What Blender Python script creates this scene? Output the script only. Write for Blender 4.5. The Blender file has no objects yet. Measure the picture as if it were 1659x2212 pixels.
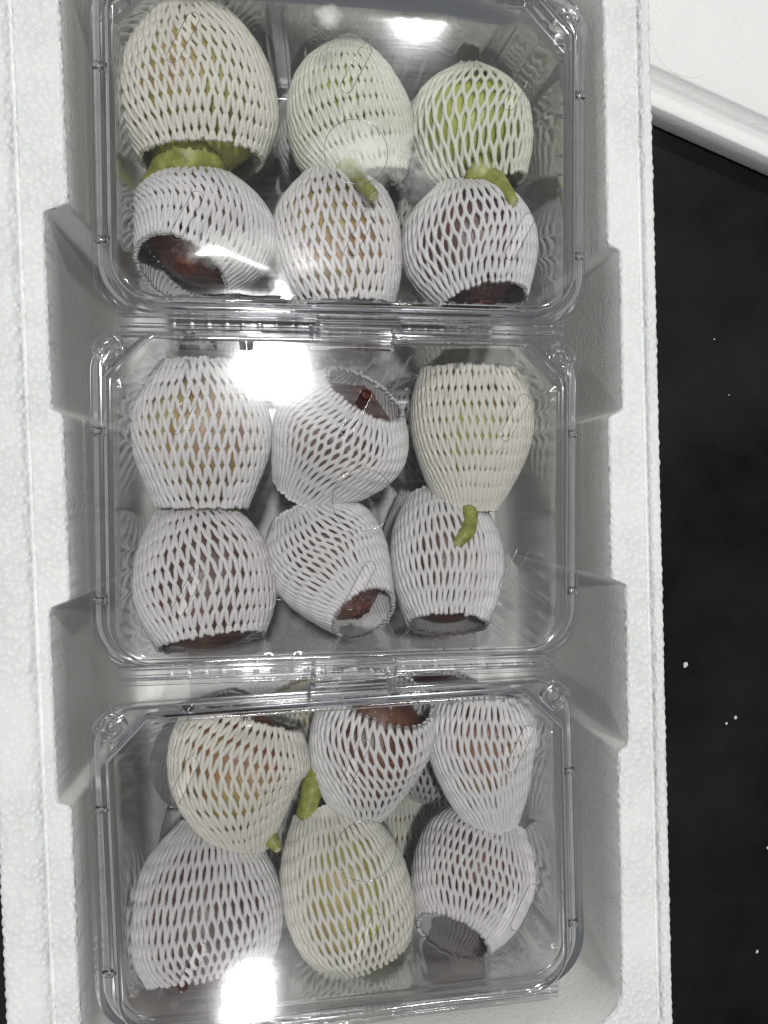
import bpy, bmesh, math, random
import numpy as np
from mathutils import Vector, Matrix, noise, geometry

S = bpy.context.scene
COL = S.collection
random.seed(4)
rng = np.random.default_rng(4)
R = math.radians

# ------------------------------------------------------------------ camera
# metres; z = 0 is the rim plane of the clear packs, the camera hangs 0.30 m above it
CAM = Vector((0, 0, 0.30))
F = 1659.0                      # focal length in pixels of a 1659 x 2212 view
fw = Vector((math.sin(R(7.4)), -math.sin(R(2.0)), -1)).normalized()
rt = fw.cross(Vector((0, 1, 0))).normalized()
up = rt.cross(fw).normalized()
roll = R(-1.6)
rt, up = (rt * math.cos(roll) + up * math.sin(roll)), (up * math.cos(roll) - rt * math.sin(roll))
cd = bpy.data.cameras.new('camera'); cam = bpy.data.objects.new('camera', cd); COL.objects.link(cam)
M = Matrix((rt, up, -fw)).transposed().to_4x4(); M.translation = CAM
cam.matrix_world = M
cd.sensor_fit = 'HORIZONTAL'; cd.angle = 2 * math.atan(0.5)
cd.clip_start = 0.01; cd.clip_end = 50
S.camera = cam

def ray(px, py):
    return fw * F + rt * (px - 829.5) - up * (py - 1106)
def P(px, py, z=0.0):
    d = ray(px, py)
    return CAM + d * ((z - CAM.z) / d.z)
def depth(p):
    return (p - CAM).dot(fw)

# ------------------------------------------------------------------ light
W = bpy.data.worlds.new('World'); S.world = W; W.use_nodes = True
bg = W.node_tree.nodes['Background']
bg.inputs[0].default_value = (0.93, 0.97, 1.0, 1); bg.inputs[1].default_value = 0.115

def lamp(name, pos, size, power, sy=None, col=(1, 0.98, 0.95)):
    l = bpy.data.lights.new(name, 'AREA'); l.shape = 'RECTANGLE' if sy else 'DISK'
    l.size = size; l.energy = power; l.color = col
    if sy: l.size_y = sy
    o = bpy.data.objects.new(name, l); COL.objects.link(o)
    o.location = pos
    o.rotation_euler = (Vector((0, 0, 0)) - Vector(pos)).to_track_quat('-Z', 'Y').to_euler()
    o['kind'] = 'structure'
    return o
def glare_from(px, py, h=1.8, film=.0108):
    """where a ceiling lamp hangs whose image in the level lids is seen at this point of the photograph"""
    q = P(px, py, film); k = (CAM.z - film + h - film) / (CAM.z - film)
    return (CAM.x + (q.x - CAM.x) * k, CAM.y + (q.y - CAM.y) * k, h)
lamp('ceiling_lamp', glare_from(592, 792), 0.10, 23)
lamp('ceiling_lamp', glare_from(540, 2165), 0.085, 13)
lamp('ceiling_lamp', glare_from(905, 8), 0.10, 13)

S.view_settings.view_transform = 'Standard'; S.view_settings.look = 'None'
S.view_settings.exposure = 0.0; S.view_settings.gamma = 1
S.render.engine = 'CYCLES'
c = S.cycles
c.use_denoising = True
c.max_bounces = 14; c.diffuse_bounces = 5; c.glossy_bounces = 4; c.transmission_bounces = 6
c.transparent_max_bounces = 40
c.caustics_reflective = False; c.caustics_refractive = False
c.sample_clamp_indirect = 6

# ------------------------------------------------------------------ materials
class NT:
    def __init__(s, name):
        s.m = bpy.data.materials.new(name); s.m.use_nodes = True
        s.t = s.m.node_tree; s.t.nodes.clear()
        s.out = s.n('ShaderNodeOutputMaterial')
    def n(s, typ, **kw):
        n = s.t.nodes.new(typ)
        for k, v in kw.items():
            if k.startswith('i_'):
                key = k[2:]
                key = int(key) if key.isdigit() else key.replace('_', ' ')
                s.put(n.inputs[key], v)
            else: setattr(n, k, v)
        return n
    def put(s, inp, v):
        if isinstance(v, bpy.types.NodeSocket): s.t.links.new(v, inp)
        elif isinstance(v, bpy.types.Node): s.t.links.new(v.outputs[0], inp)
        else: inp.default_value = v
    def ramp(s, fac, stops):
        r = s.n('ShaderNodeValToRGB'); s.put(r.inputs[0], fac)
        e = r.color_ramp.elements
        while len(e) < len(stops): e.new(0.5)
        for el, (p, c) in zip(e, stops):
            el.position = p; el.color = (*c, 1) if len(c) == 3 else c
        return r
    def math(s, op, a, b=0.0, clamp=False):
        m = s.n('ShaderNodeMath', operation=op, use_clamp=clamp); s.put(m.inputs[0], a); s.put(m.inputs[1], b); return m
    def mix(s, fac, a, b, mode='MIX'):
        m = s.n('ShaderNodeMix', data_type='RGBA', blend_type=mode)
        s.put(m.inputs[0], fac); s.put(m.inputs[6], a); s.put(m.inputs[7], b); return m.outputs[2]
    def surf(s, sh): s.put(s.out.inputs[0], sh)
g3 = lambda v: (v, v, v)

def foam_material(name, scale, base=(0.80, 0.81, 0.80), strength=0.5, smooth=0.0):
    k = NT(name)
    co = k.n('ShaderNodeTexCoord').outputs['Object']
    wob = k.n('ShaderNodeTexNoise', i_Vector=co, i_Scale=scale * 0.35, i_Detail=2.0)
    cv = k.n('ShaderNodeVectorMath', operation='ADD'); k.put(cv.inputs[0], co)
    sc = k.n('ShaderNodeVectorMath', operation='SCALE'); k.put(sc.inputs[0], wob.outputs['Color']); sc.inputs['Scale'].default_value = 0.0012
    k.put(cv.inputs[1], sc.outputs[0])
    v = k.n('ShaderNodeTexVoronoi', feature='SMOOTH_F1', i_Smoothness=0.35, i_Vector=cv, i_Scale=scale)
    v2 = k.n('ShaderNodeTexVoronoi', feature='DISTANCE_TO_EDGE', i_Vector=cv, i_Scale=scale)
    edge = k.ramp(v2.outputs['Distance'], [(0.0, g3(0)), (0.16, g3(1))])
    big = k.n('ShaderNodeTexNoise', i_Vector=co, i_Scale=38.0, i_Detail=3.0)
    vis = k.ramp(big.outputs[0], [(0.36, g3(0.4)), (0.6, g3(1))])       # some parts are pressed smooth
    fine = k.n('ShaderNodeTexNoise', i_Vector=co, i_Scale=1500.0, i_Detail=2.0)
    h = k.math('MULTIPLY', k.math('POWER', k.math('SUBTRACT', 1.0, v.outputs['Distance']), 1.4), vis.outputs[0])
    h2 = k.math('MULTIPLY', h, 1.3)
    h3 = k.math('ADD', h2, k.math('MULTIPLY', fine.outputs[0], 0.12))
    b = k.n('ShaderNodeBump', i_Strength=strength, i_Distance=0.0006, i_Height=h3)
    blob = k.ramp(v.outputs['Distance'], [(0.12, g3(1)), (0.55, g3(0))])
    pore = k.mix(k.math('MULTIPLY', k.math('SUBTRACT', 1.0, edge.outputs[0]), k.math('MULTIPLY', vis.outputs[0], 0.10)), (*base, 1), (*[x * 0.78 for x in base], 1))
    pore = k.mix(k.math('MULTIPLY', k.math('SUBTRACT', 1.0, blob.outputs[0]), k.math('MULTIPLY', vis.outputs[0], 0.55 * strength)), pore, (*[x * 0.72 for x in base], 1))
    cellv = k.mix(0.05, pore, v.outputs['Color'], 'SOFT_LIGHT')
    dirt = k.n('ShaderNodeTexNoise', i_Vector=co, i_Scale=14.0, i_Detail=4.0)
    colr = k.mix(k.math('MULTIPLY', dirt.outputs[0], 0.12), cellv, (0.66, 0.68, 0.68, 1))
    p = k.n('ShaderNodeBsdfPrincipled', i_Base_Color=colr, i_Roughness=0.42, i_Normal=b.outputs[0])
    p.inputs['Specular IOR Level'].default_value = 0.12
    p.inputs['Subsurface Weight'].default_value = 0.0
    k.surf(p)
    return k.m
BOXFOAM = foam_material('white_bead_foam', 430.0, (0.70, 0.715, 0.722), 1.0)
WALLFOAM = foam_material('pressed_bead_foam', 470.0, (0.88, 0.89, 0.88), 0.14)
LIDFOAM = foam_material('white_lid_foam', 420.0, (0.76, 0.77, 0.77), 0.22)
CRUMB = foam_material('foam_crumb_white', 900.0, (0.85, 0.86, 0.85), 0.5)

def table_material():
    k = NT('black_table_top')
    co = k.n('ShaderNodeTexCoord').outputs['Object']
    a = k.n('ShaderNodeTexNoise', i_Vector=co, i_Scale=9.0, i_Detail=6.0, i_Roughness=0.65)
    f = k.n('ShaderNodeTexNoise', i_Vector=co, i_Scale=420.0, i_Detail=2.0)
    col = k.ramp(a.outputs[0], [(0.3, (0.0015, 0.0018, 0.0018)), (0.7, (0.010, 0.0112, 0.0108))])
    w = k.n('ShaderNodeTexVoronoi', i_Vector=co, i_Scale=230.0)
    sp = k.ramp(w.outputs['Distance'], [(0.0, g3(1)), (0.03, g3(0))])
    col2 = k.mix(k.math('MULTIPLY', sp.outputs[0], 0.25), col.outputs[0], (0.12, 0.12, 0.11, 1))
    b = k.n('ShaderNodeBump', i_Strength=0.3, i_Distance=0.0002, i_Height=f.outputs[0])
    rr = k.ramp(a.outputs[0], [(0.3, g3(0.42)), (0.7, g3(0.6))])
    p = k.n('ShaderNodeBsdfPrincipled', i_Base_Color=col2, i_Roughness=rr.outputs[0], i_Normal=b.outputs[0])
    p.inputs['Specular IOR Level'].default_value = 0.15
    k.surf(p); return k.m
TABLE = table_material()

def net_material(tint):
    k = NT('soft_foam_net')
    co = k.n('ShaderNodeTexCoord').outputs['Object']
    f = k.n('ShaderNodeTexVoronoi', i_Vector=co, i_Scale=1500.0)
    n2 = k.n('ShaderNodeTexNoise', i_Vector=co, i_Scale=700.0, i_Detail=3.0)
    hh = k.math('ADD', f.outputs['Distance'], n2.outputs[0])
    b = k.n('ShaderNodeBump', i_Strength=0.55, i_Distance=0.00035, i_Height=hh)
    col = k.mix(k.ramp(f.outputs['Distance'], [(0.1, g3(0)), (0.8, g3(1))]).outputs[0], (*tint, 1), (*[min(1, x * 1.08) for x in tint], 1))
    p = k.n('ShaderNodeBsdfPrincipled', i_Base_Color=col, i_Roughness=0.45, i_Normal=b.outputs[0])
    p.inputs['Specular IOR Level'].default_value = 0.4
    t = k.n('ShaderNodeBsdfTranslucent', i_Color=col)
    m = k.n('ShaderNodeMixShader', i_0=0.5); k.put(m.inputs[1], p.outputs[0]); k.put(m.inputs[2], t.outputs[0])
    k.surf(m); return k.m

def skin_material(cA, cB, cC, thr=0.5, axis_bias=0.0, seed=0.0, ge=None):
    """fig skin: cA flushing into cB in soft patches, cC the deep tone and the fine streaks along the fruit"""
    k = NT('fig_skin')
    cA, cB, cC = [tuple(x * 0.82 for x in c_) for c_ in (cA, cB, cC)]
    tc = k.n('ShaderNodeTexCoord')
    mp = k.n('ShaderNodeMapping'); k.put(mp.inputs[0], tc.outputs['Object']); mp.inputs['Location'].default_value = (seed, seed * 0.7, 0)
    a = k.n('ShaderNodeTexNoise', i_Vector=mp, i_Scale=34.0, i_Detail=4.0, i_Roughness=0.6)
    uv = k.n('ShaderNodeSeparateXYZ'); k.put(uv.inputs[0], tc.outputs['UV'])
    s = k.math('ADD', a.outputs[0], k.math('MULTIPLY', k.math('SUBTRACT', uv.outputs[1], 0.5), axis_bias))
    m1 = k.ramp(s, [(max(0.0, thr - 0.10), (*cA,)), (thr + 0.02, (*cB,)), (min(1, thr + 0.2), (*cC,))])
    st = k.n('ShaderNodeCombineXYZ'); k.put(st.inputs[0], k.math('MULTIPLY', uv.outputs[0], 70.0)); k.put(st.inputs[1], k.math('MULTIPLY', uv.outputs[1], 3.0))
    str_ = k.n('ShaderNodeTexNoise', i_Vector=st, i_Scale=1.0, i_Detail=3.0)
    c2 = k.mix(k.math('MULTIPLY', k.ramp(str_.outputs[0], [(0.45, g3(0)), (0.7, g3(1))]).outputs[0], 0.35), m1.outputs[0], (*[x * 0.6 for x in cC], 1))
    sp = k.n('ShaderNodeTexVoronoi', i_Vector=mp, i_Scale=330.0)
    c3 = k.mix(k.math('MULTIPLY', k.ramp(sp.outputs['Distance'], [(0.06, g3(1)), (0.14, g3(0))]).outputs[0], 0.5), c2, (0.55, 0.48, 0.25, 1))
    if ge:
        c3 = k.mix(k.ramp(uv.outputs[1], [(ge - .15, g3(0)), (ge, g3(1))]).outputs[0], c3, k.ramp(a.outputs[0], [(0.35, (0.20, 0.205, 0.04)), (0.65, (0.30, 0.30, 0.075))]).outputs[0])
    fine = k.n('ShaderNodeTexNoise', i_Vector=mp, i_Scale=600.0, i_Detail=2.0)
    b = k.n('ShaderNodeBump', i_Strength=0.25, i_Distance=0.0005, i_Height=k.math('ADD', fine.outputs[0], str_.outputs[0]))
    p = k.n('ShaderNodeBsdfPrincipled', i_Base_Color=c3, i_Roughness=0.42, i_Normal=b.outputs[0])
    k.surf(p); return k.m

def stem_material():
    k = NT('green_stem')
    co = k.n('ShaderNodeTexCoord').outputs['Object']
    a = k.n('ShaderNodeTexNoise', i_Vector=co, i_Scale=210.0, i_Detail=7.0, i_Roughness=0.7)
    col = k.ramp(a.outputs[0], [(0.35, (0.13, 0.145, 0.028)), (0.52, (0.23, 0.25, 0.05)), (0.68, (0.34, 0.35, 0.10))])
    b = k.n('ShaderNodeBump', i_Strength=0.4, i_Distance=0.0006, i_Height=a.outputs[0])
    p = k.n('ShaderNodeBsdfPrincipled', i_Base_Color=col.outputs[0], i_Roughness=0.4, i_Normal=b.outputs[0])
    k.surf(p); return k.m
STEM = stem_material()
k = NT('cut_stem_face')
k.surf(k.n('ShaderNodeBsdfPrincipled', i_Base_Color=k.ramp(k.n('ShaderNodeTexNoise', i_Scale=500.0).outputs[0], [(0.4, (0.30, 0.30, 0.12)), (0.6, (0.62, 0.58, 0.36))]).outputs[0], i_Roughness=0.7))
CUT = k.m

def film_material(name, rough=0.05, haze=0.015, patch=None, wav=0.25, tint=0.965, refl=1.5):
    """thin clear sheet: both its faces reflect by Fresnel, the rest passes through; patch = (x, y, rx, ry, amount) a whitened spot, of mist or of haze painted round a glare"""
    k = NT(name)
    tc = k.n('ShaderNodeTexCoord'); co = tc.outputs['Object']
    n1 = k.n('ShaderNodeTexNoise', i_Vector=co, i_Scale=16.0, i_Detail=3.0)
    n2 = k.n('ShaderNodeTexNoise', i_Vector=co, i_Scale=260.0, i_Detail=3.0)
    mp = k.n('ShaderNodeMapping'); k.put(mp.inputs[0], co); mp.inputs['Rotation'].default_value = (0, 0, 0.5); mp.inputs['Scale'].default_value = (60, 900, 60)
    sc = k.n('ShaderNodeTexNoise', i_Vector=mp, i_Scale=1.0, i_Detail=2.0)
    hh = k.math('ADD', k.math('MULTIPLY', n1.outputs[0], 3.0), k.math('ADD', k.math('MULTIPLY', n2.outputs[0], 0.10), k.math('MULTIPLY', sc.outputs[0], 0.05)))
    b = k.n('ShaderNodeBump', i_Strength=wav, i_Distance=0.002, i_Height=hh)
    fr = k.n('ShaderNodeFresnel', i_IOR=1.55, i_Normal=b.outputs[0])
    fac = k.math('MULTIPLY', fr.outputs[0], refl, clamp=True)
    lw = k.n('ShaderNodeLayerWeight', i_Blend=0.5)
    tcol = k.ramp(lw.outputs['Facing'], [(0.0, g3(tint)), (0.75, g3(tint * 0.88)), (1.0, g3(0.34))])
    tr = k.n('ShaderNodeBsdfTransparent'); k.put(tr.inputs[0], tcol.outputs[0])
    rg = k.ramp(n1.outputs[0], [(0.35, g3(rough)), (0.75, g3(rough * 1.5))])
    gl = k.n('ShaderNodeBsdfGlossy', i_Roughness=rg.outputs[0], i_Normal=b.outputs[0]); gl.inputs[0].default_value = (0.96, 0.97, 1, 1)
    gl2 = k.n('ShaderNodeBsdfGlossy', i_Roughness=0.20, i_Normal=b.outputs[0]); gl2.inputs[0].default_value = (0.96, 0.97, 1, 1)
    gm = k.n('ShaderNodeMixShader'); k.put(gm.inputs[0], k.math('MULTIPLY', sc.outputs[0], 0.10)); k.put(gm.inputs[1], gl.outputs[0]); k.put(gm.inputs[2], gl2.outputs[0])
    m = k.n('ShaderNodeMixShader'); k.put(m.inputs[0], fac); k.put(m.inputs[1], tr.outputs[0]); k.put(m.inputs[2], gm.outputs[0])
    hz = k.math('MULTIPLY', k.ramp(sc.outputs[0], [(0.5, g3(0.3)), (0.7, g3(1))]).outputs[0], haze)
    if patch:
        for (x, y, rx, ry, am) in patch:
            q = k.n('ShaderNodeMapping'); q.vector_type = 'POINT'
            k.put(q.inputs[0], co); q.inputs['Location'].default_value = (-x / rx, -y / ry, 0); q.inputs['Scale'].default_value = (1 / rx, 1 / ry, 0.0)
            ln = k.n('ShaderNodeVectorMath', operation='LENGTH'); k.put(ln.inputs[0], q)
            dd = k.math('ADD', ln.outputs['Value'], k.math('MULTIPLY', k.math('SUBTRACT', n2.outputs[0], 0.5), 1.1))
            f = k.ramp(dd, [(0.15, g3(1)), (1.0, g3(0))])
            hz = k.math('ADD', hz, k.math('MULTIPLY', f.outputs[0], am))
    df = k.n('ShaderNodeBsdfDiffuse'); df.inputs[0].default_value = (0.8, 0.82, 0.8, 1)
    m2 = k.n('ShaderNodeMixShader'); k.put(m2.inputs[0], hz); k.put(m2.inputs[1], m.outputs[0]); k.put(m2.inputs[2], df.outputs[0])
    k.surf(m2); return k.m

# ------------------------------------------------------------------ mesh helpers
def mesh_np(name, verts, quads, mat, parent=None, smooth=True, uvs=None):
    me = bpy.data.meshes.new(name)
    verts = np.asarray(verts, dtype=np.float32); quads = np.asarray(quads, dtype=np.int32)
    nv = quads.shape[1]
    me.vertices.add(len(verts)); me.vertices.foreach_set('co', verts.ravel())
    me.loops.add(quads.size); me.loops.foreach_set('vertex_index', quads.ravel())
    me.polygons.add(len(quads)); me.polygons.foreach_set('loop_start', np.arange(0, quads.size, nv, dtype=np.int32))
    me.update(calc_edges=True)
    if smooth: me.polygons.foreach_set('use_smooth', np.ones(len(quads), dtype=bool))
    if uvs is not None:
        ul = me.uv_layers.new(name='UVMap'); ul.data.foreach_set('uv', np.asarray(uvs, dtype=np.float32)[quads.ravel()].ravel())
    me.materials.append(mat)
    o = bpy.data.objects.new(name, me); COL.objects.link(o)
    if parent: o.parent = parent
    return o

def grid_faces(nu, nv, wrap_u=False, wrap_v=False):
    """indices for an array of vertices [u][v]"""
    u = np.arange(nu if wrap_u else nu - 1); v = np.arange(nv if wrap_v else nv - 1)
    U, V = np.meshgrid(u, v, indexing='ij'); U = U.ravel(); V = V.ravel()
    U2 = (U + 1) % nu; V2 = (V + 1) % nv
    return np.stack([U * nv + V, U2 * nv + V, U2 * nv + V2, U * nv + V2], 1)

def tube(points, radii, sides=10, cap=True):
    pts = [Vector(p) for p in points]; n = len(pts)
    V = []; Fc = []
    up0 = Vector((0.13, 0.2, 1)).normalized()
    for i, p in enumerate(pts):
        t = (pts[min(i + 1, n - 1)] - pts[max(i - 1, 0)]).normalized()
        s = t.cross(up0).normalized(); u = s.cross(t)
        for j in range(sides):
            a = 2 * math.pi * j / sides
            V.append(p + (s * math.cos(a) + u * math.sin(a)) * radii[i])
    for i in range(n - 1):
        for j in range(sides):
            k2 = (j + 1) % sides
            Fc.append((i * sides + j, i * sides + k2, (i + 1) * sides + k2, (i + 1) * sides + j))
    if cap:
        Fc.append(tuple(range(sides))[::-1]); Fc.append(tuple((n - 1) * sides + j for j in range(sides)))
    return V, Fc

def mesh_py(name, V, Fc, mat, parent=None, smooth=True):
    me = bpy.data.meshes.new(name); me.from_pydata([tuple(v) for v in V], [], Fc); me.update()
    bm = bmesh.new(); bm.from_mesh(me); bmesh.ops.recalc_face_normals(bm, faces=bm.faces); bm.to_mesh(me); bm.free()
    if smooth:
        for p in me.polygons: p.use_smooth = True
    me.materials.append(mat)
    o = bpy.data.objects.new(name, me); COL.objects.link(o)
    if parent: o.parent = parent
    return o

def tag(o, label, cat, group=None):
    o['label'] = label; o['category'] = cat
    if group: o['group'] = group

def curve_pts(pts, n):
    """smooth curve through points (Catmull-Rom)"""
    pts = [Vector(p) for p in pts]
    ext = [pts[0] * 2 - pts[1]] + pts + [pts[-1] * 2 - pts[-2]]
    out = []
    for i in range(n):
        x = i / (n - 1) * (len(pts) - 1); k = min(int(x), len(pts) - 2); t = x - k
        a, b, c_, d = ext[k:k + 4]
        out.append(0.5 * ((2 * b) + (c_ - a) * t + (2 * a - 5 * b + 4 * c_ - d) * t * t + (3 * b - a - 3 * c_ + d) * t ** 3))
    return out

def interp_smooth(ts, xs, ys):
    """Catmull-Rom interpolation of a 1-D profile at ts"""
    xs = np.array(xs, float); ys = np.array(ys, float)
    m = np.gradient(ys, xs)
    k = np.clip(np.searchsorted(xs, ts) - 1, 0, len(xs) - 2)
    h = xs[k + 1] - xs[k]; t = (ts - xs[k]) / h
    return ((2 * t**3 - 3 * t**2 + 1) * ys[k] + (t**3 - 2 * t**2 + t) * h * m[k] + (-2 * t**3 + 3 * t**2) * ys[k + 1] + (t**3 - t**2) * h * m[k + 1])

# ------------------------------------------------------------------ table
ZT = -0.136
me_v = [(-3, -3, ZT), (3, -3, ZT), (3, 3, ZT), (-3, 3, ZT)]
table = mesh_py('table_top', me_v, [(0, 1, 2, 3)], TABLE, smooth=False); table['kind'] = 'structure'

# ------------------------------------------------------------------ foam box
ZR = 0.012                      # rim height over the packs' rim plane
FLOOR = -0.118
def X(px, py, z=ZR): return P(px, py, z).x
def Y(px, py, z=ZR): return P(px, py, z).y
# steps of the inner wall, per side: (y from, y to, x)
LST = [(-120, 448, 138), (448, 887, 103), (887, 1306, 144), (1306, 1738, 116), (1738, 2300, 164)]
RST = [(-120, 534, 1308), (534, 892, 1342), (892, 1257, 1318), (1257, 1616, 1355), (1616, 2300, 1341)]
lw = [(Y(x, b), Y(x, a), X(x, (max(a, 0) + min(b, 2212)) / 2)) for a, b, x in LST]
rw = [(Y(x, b), Y(x, a), X(x, (max(a, 0) + min(b, 2212)) / 2)) for a, b, x in RST]
print('left wall x', [round(q[2], 4) for q in lw]); print('right wall x', [round(q[2], 4) for q in rw])
YT = Y(1180, -78); YB = Y(1180, 2236)
XL = X(140, 1000); XR = X(1325, 1000)
OXL = X(-34, 1106); OXR = X(1425, 1106)
print('box', XL, XR, YT, YB, OXL, OXR)
def step_x(tab, y, soft=0.0016):
    v = 0; w = 0
    for y0, y1, x in tab:
        a = 1 / (1 + math.exp(-(y - y0) / (soft * 0.35) if abs(y - y0) < .05 else (-60 if y > y0 else 60)))
        b_ = 1 / (1 + math.exp(-(y1 - y) / (soft * 0.35) if abs(y1 - y) < .05 else (-60 if y < y1 else 60)))
        v += a * b_ * x; w += a * b_
    return v / max(w, 1e-6)
NS = 760; NE = 420; NC = 26
def box_ring(x0, x1, y0, y1, r, z, notch=0.0, scal=0.0, draft=0.0, zs=0.0):
    """rounded rectangle; notch = how much of the stepped inner wall is applied; scal = beaded edge"""
    pts = []
    def side(p0, p1, n, kind):
        for i in range(n):
            t = i / n
            pts.append([p0[0] + (p1[0] - p0[0]) * t, p0[1] + (p1[1] - p0[1]) * t, kind])
    def arc(cx, cy, a0):
        for i in range(NC):
            a = R(a0 + 90 * i / NC); pts.append([cx + r * math.cos(a), cy + r * math.sin(a), 4])
    side((x1, y0 + r), (x1, y1 - r), NS, 0); arc(x1 - r, y1 - r, 0)
    side((x1 - r, y1), (x0 + r, y1), NE, 1); arc(x0 + r, y1 - r, 90)
    side((x0, y1 - r), (x0, y0 + r), NS, 2); arc(x0 + r, y0 + r, 180)
    side((x0 + r, y0), (x1 - r, y0), NE, 3); arc(x1 - r, y0 + r, 270)
    out = []
    for i, (x, y, kd) in enumerate(pts):
        xx, yy = x, y
        if notch:
            fx = (x - x0) / (x1 - x0)
            w = abs(fx - 0.5) * 2; w = w ** 8 if w < 1 else 1
            tx = (step_x(rw, y) + draft * -1) if fx > .5 else (step_x(lw, y) + draft)
            ref = x1 if fx > .5 else x0
            xx = x + (tx - ref) * notch * w
        zz = z
        if scal:
            b_ = abs(math.sin(i * 0.47 + 0.8 * math.sin(i * 0.021)))
            b_ = b_ ** 0.6 * (0.45 + 0.9 * abs(noise.noise(Vector((i * 0.11, z * 900, 3.1)))))
            nx = (x > (x0 + x1) / 2) * 2 - 1 if kd in (0, 2) else 0
            ny = (y > (y0 + y1) / 2) * 2 - 1 if kd in (1, 3) else 0
            xx += nx * scal * (b_ - .5); yy += ny * scal * (b_ - .5)
            zz += zs * (b_ - .5)
        out.append((xx, yy, zz))
    return out
mid = X(1397, 1000) - XR; midL = XL - X(63, 1000)
rings = []
dr = 0.004
rings.append(box_ring(XL + dr + .02, XR - dr - .02, YB + dr + .02, YT - dr - .02, .006, FLOOR, 0.0))
rings.append(box_ring(XL + dr + .003, XR - dr - .003, YB + dr + .003, YT - dr - .003, .016, FLOOR, 1, draft=dr + .003))
rings.append(box_ring(XL + dr, XR - dr, YB + dr, YT - dr, .016, FLOOR + .004, 1, draft=dr))
for q in np.linspace(0, 1, 9)[1:-1]:
    d_ = dr * (1 - q)
    rings.append(box_ring(XL + d_, XR - d_, YB + d_, YT - d_, .016, FLOOR + .004 + q * (ZR - .0015 - FLOOR - .004), 1, draft=d_))
rings.append(box_ring(XL, XR, YB, YT, .0165, ZR - .0014, 1, scal=.0003))
rings.append(box_ring(XL - .0004, XR + .0004, YB - .0004, YT + .0004, .0168, ZR - .0004, 1, draft=-.0004, scal=.0004, zs=.0003))
rings.append(box_ring(XL - .0014, XR + .0014, YB - .0014, YT + .0014, .0175, ZR, 1, draft=-.0014, scal=.0002))
inner_edge = rings[-1]
g = .0008
SLOPE = (X(1440, 2212) - X(1389, 0)) / (Y(1440, 2212) - Y(1389, 0)); YM = Y(1420, 1106)
def lean(ring):
    return [(x + SLOPE * (y - YM) * (x > 0), y, z) for x, y, z in ring]
gr = lean(box_ring(XL - midL + g, XR + mid - g, YB - .0095, YT + .0095, .014, ZR - .0001))
for q in (.2, .4, .6, .8, .95):
    rings.append([tuple(a_[k_] * (1 - q) + b_[k_] * q for k_ in range(3)) for a_, b_ in zip(inner_edge, gr)])
rings.append(gr)
rings.append(lean(box_ring(XL - midL, XR + mid, YB - .010, YT + .010,   .014, ZR - .0030, scal=.0002)))
rings.append(lean(box_ring(XL - midL - g, XR + mid + g, YB - .0105, YT + .0105, .014, ZR - .0002)))
ow = (OXR - XR - mid); owL = (XL - midL - OXL)
for q in (.25, .5, .75, .92):
    rings.append(lean(box_ring(XL - midL - owL * q, XR + mid + ow * q, YB - .010 - .022 * q, YT + .010 + .008 * q, .015, ZR + .0012)))
rings.append(lean(box_ring(OXL, OXR, YB - .0325, YT + .0185, .016, ZR + .0007, scal=.0006, zs=.0004)))
rings.append(lean(box_ring(OXL - .0005, OXR + .0005, YB - .033, YT + .019, .016, ZR - .0006, scal=.0008)))
rings.append(lean(box_ring(OXL, OXR, YB - .0325, YT + .0185, .016, ZR - .004, scal=.0004)))
rings.append(lean(box_ring(OXL + .004, OXR - .004, YB - .030, YT + .016, .014, ZT + .001)))
A = np.array(rings)
V = A.reshape(-1, 3); nr, npt = A.shape[:2]
qf = grid_faces(nr, npt, False, True)[:, ::-1]
box = mesh_np('foam_box', V, qf, BOXFOAM)
box.data.materials.append(WALLFOAM)
mi = np.zeros(len(qf), dtype=np.int32); mi[:10 * npt] = 1; box.data.polygons.foreach_set('material_index', mi)
# floor, closed by a grid strip between the first ring's halves
r0 = A[0]; cx, cy = r0[:, 0].mean(), r0[:, 1].mean()
Vf = [tuple(p) for p in r0] + [(cx, cy, FLOOR)]
fl = mesh_py('box_floor', Vf, [(i, (i + 1) % npt, npt) for i in range(npt)], BOXFOAM, box, smooth=False)
tag(box, 'large white bead foam box with a stepped inner wall, open and holding three clear packs', 'foam box')

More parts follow.
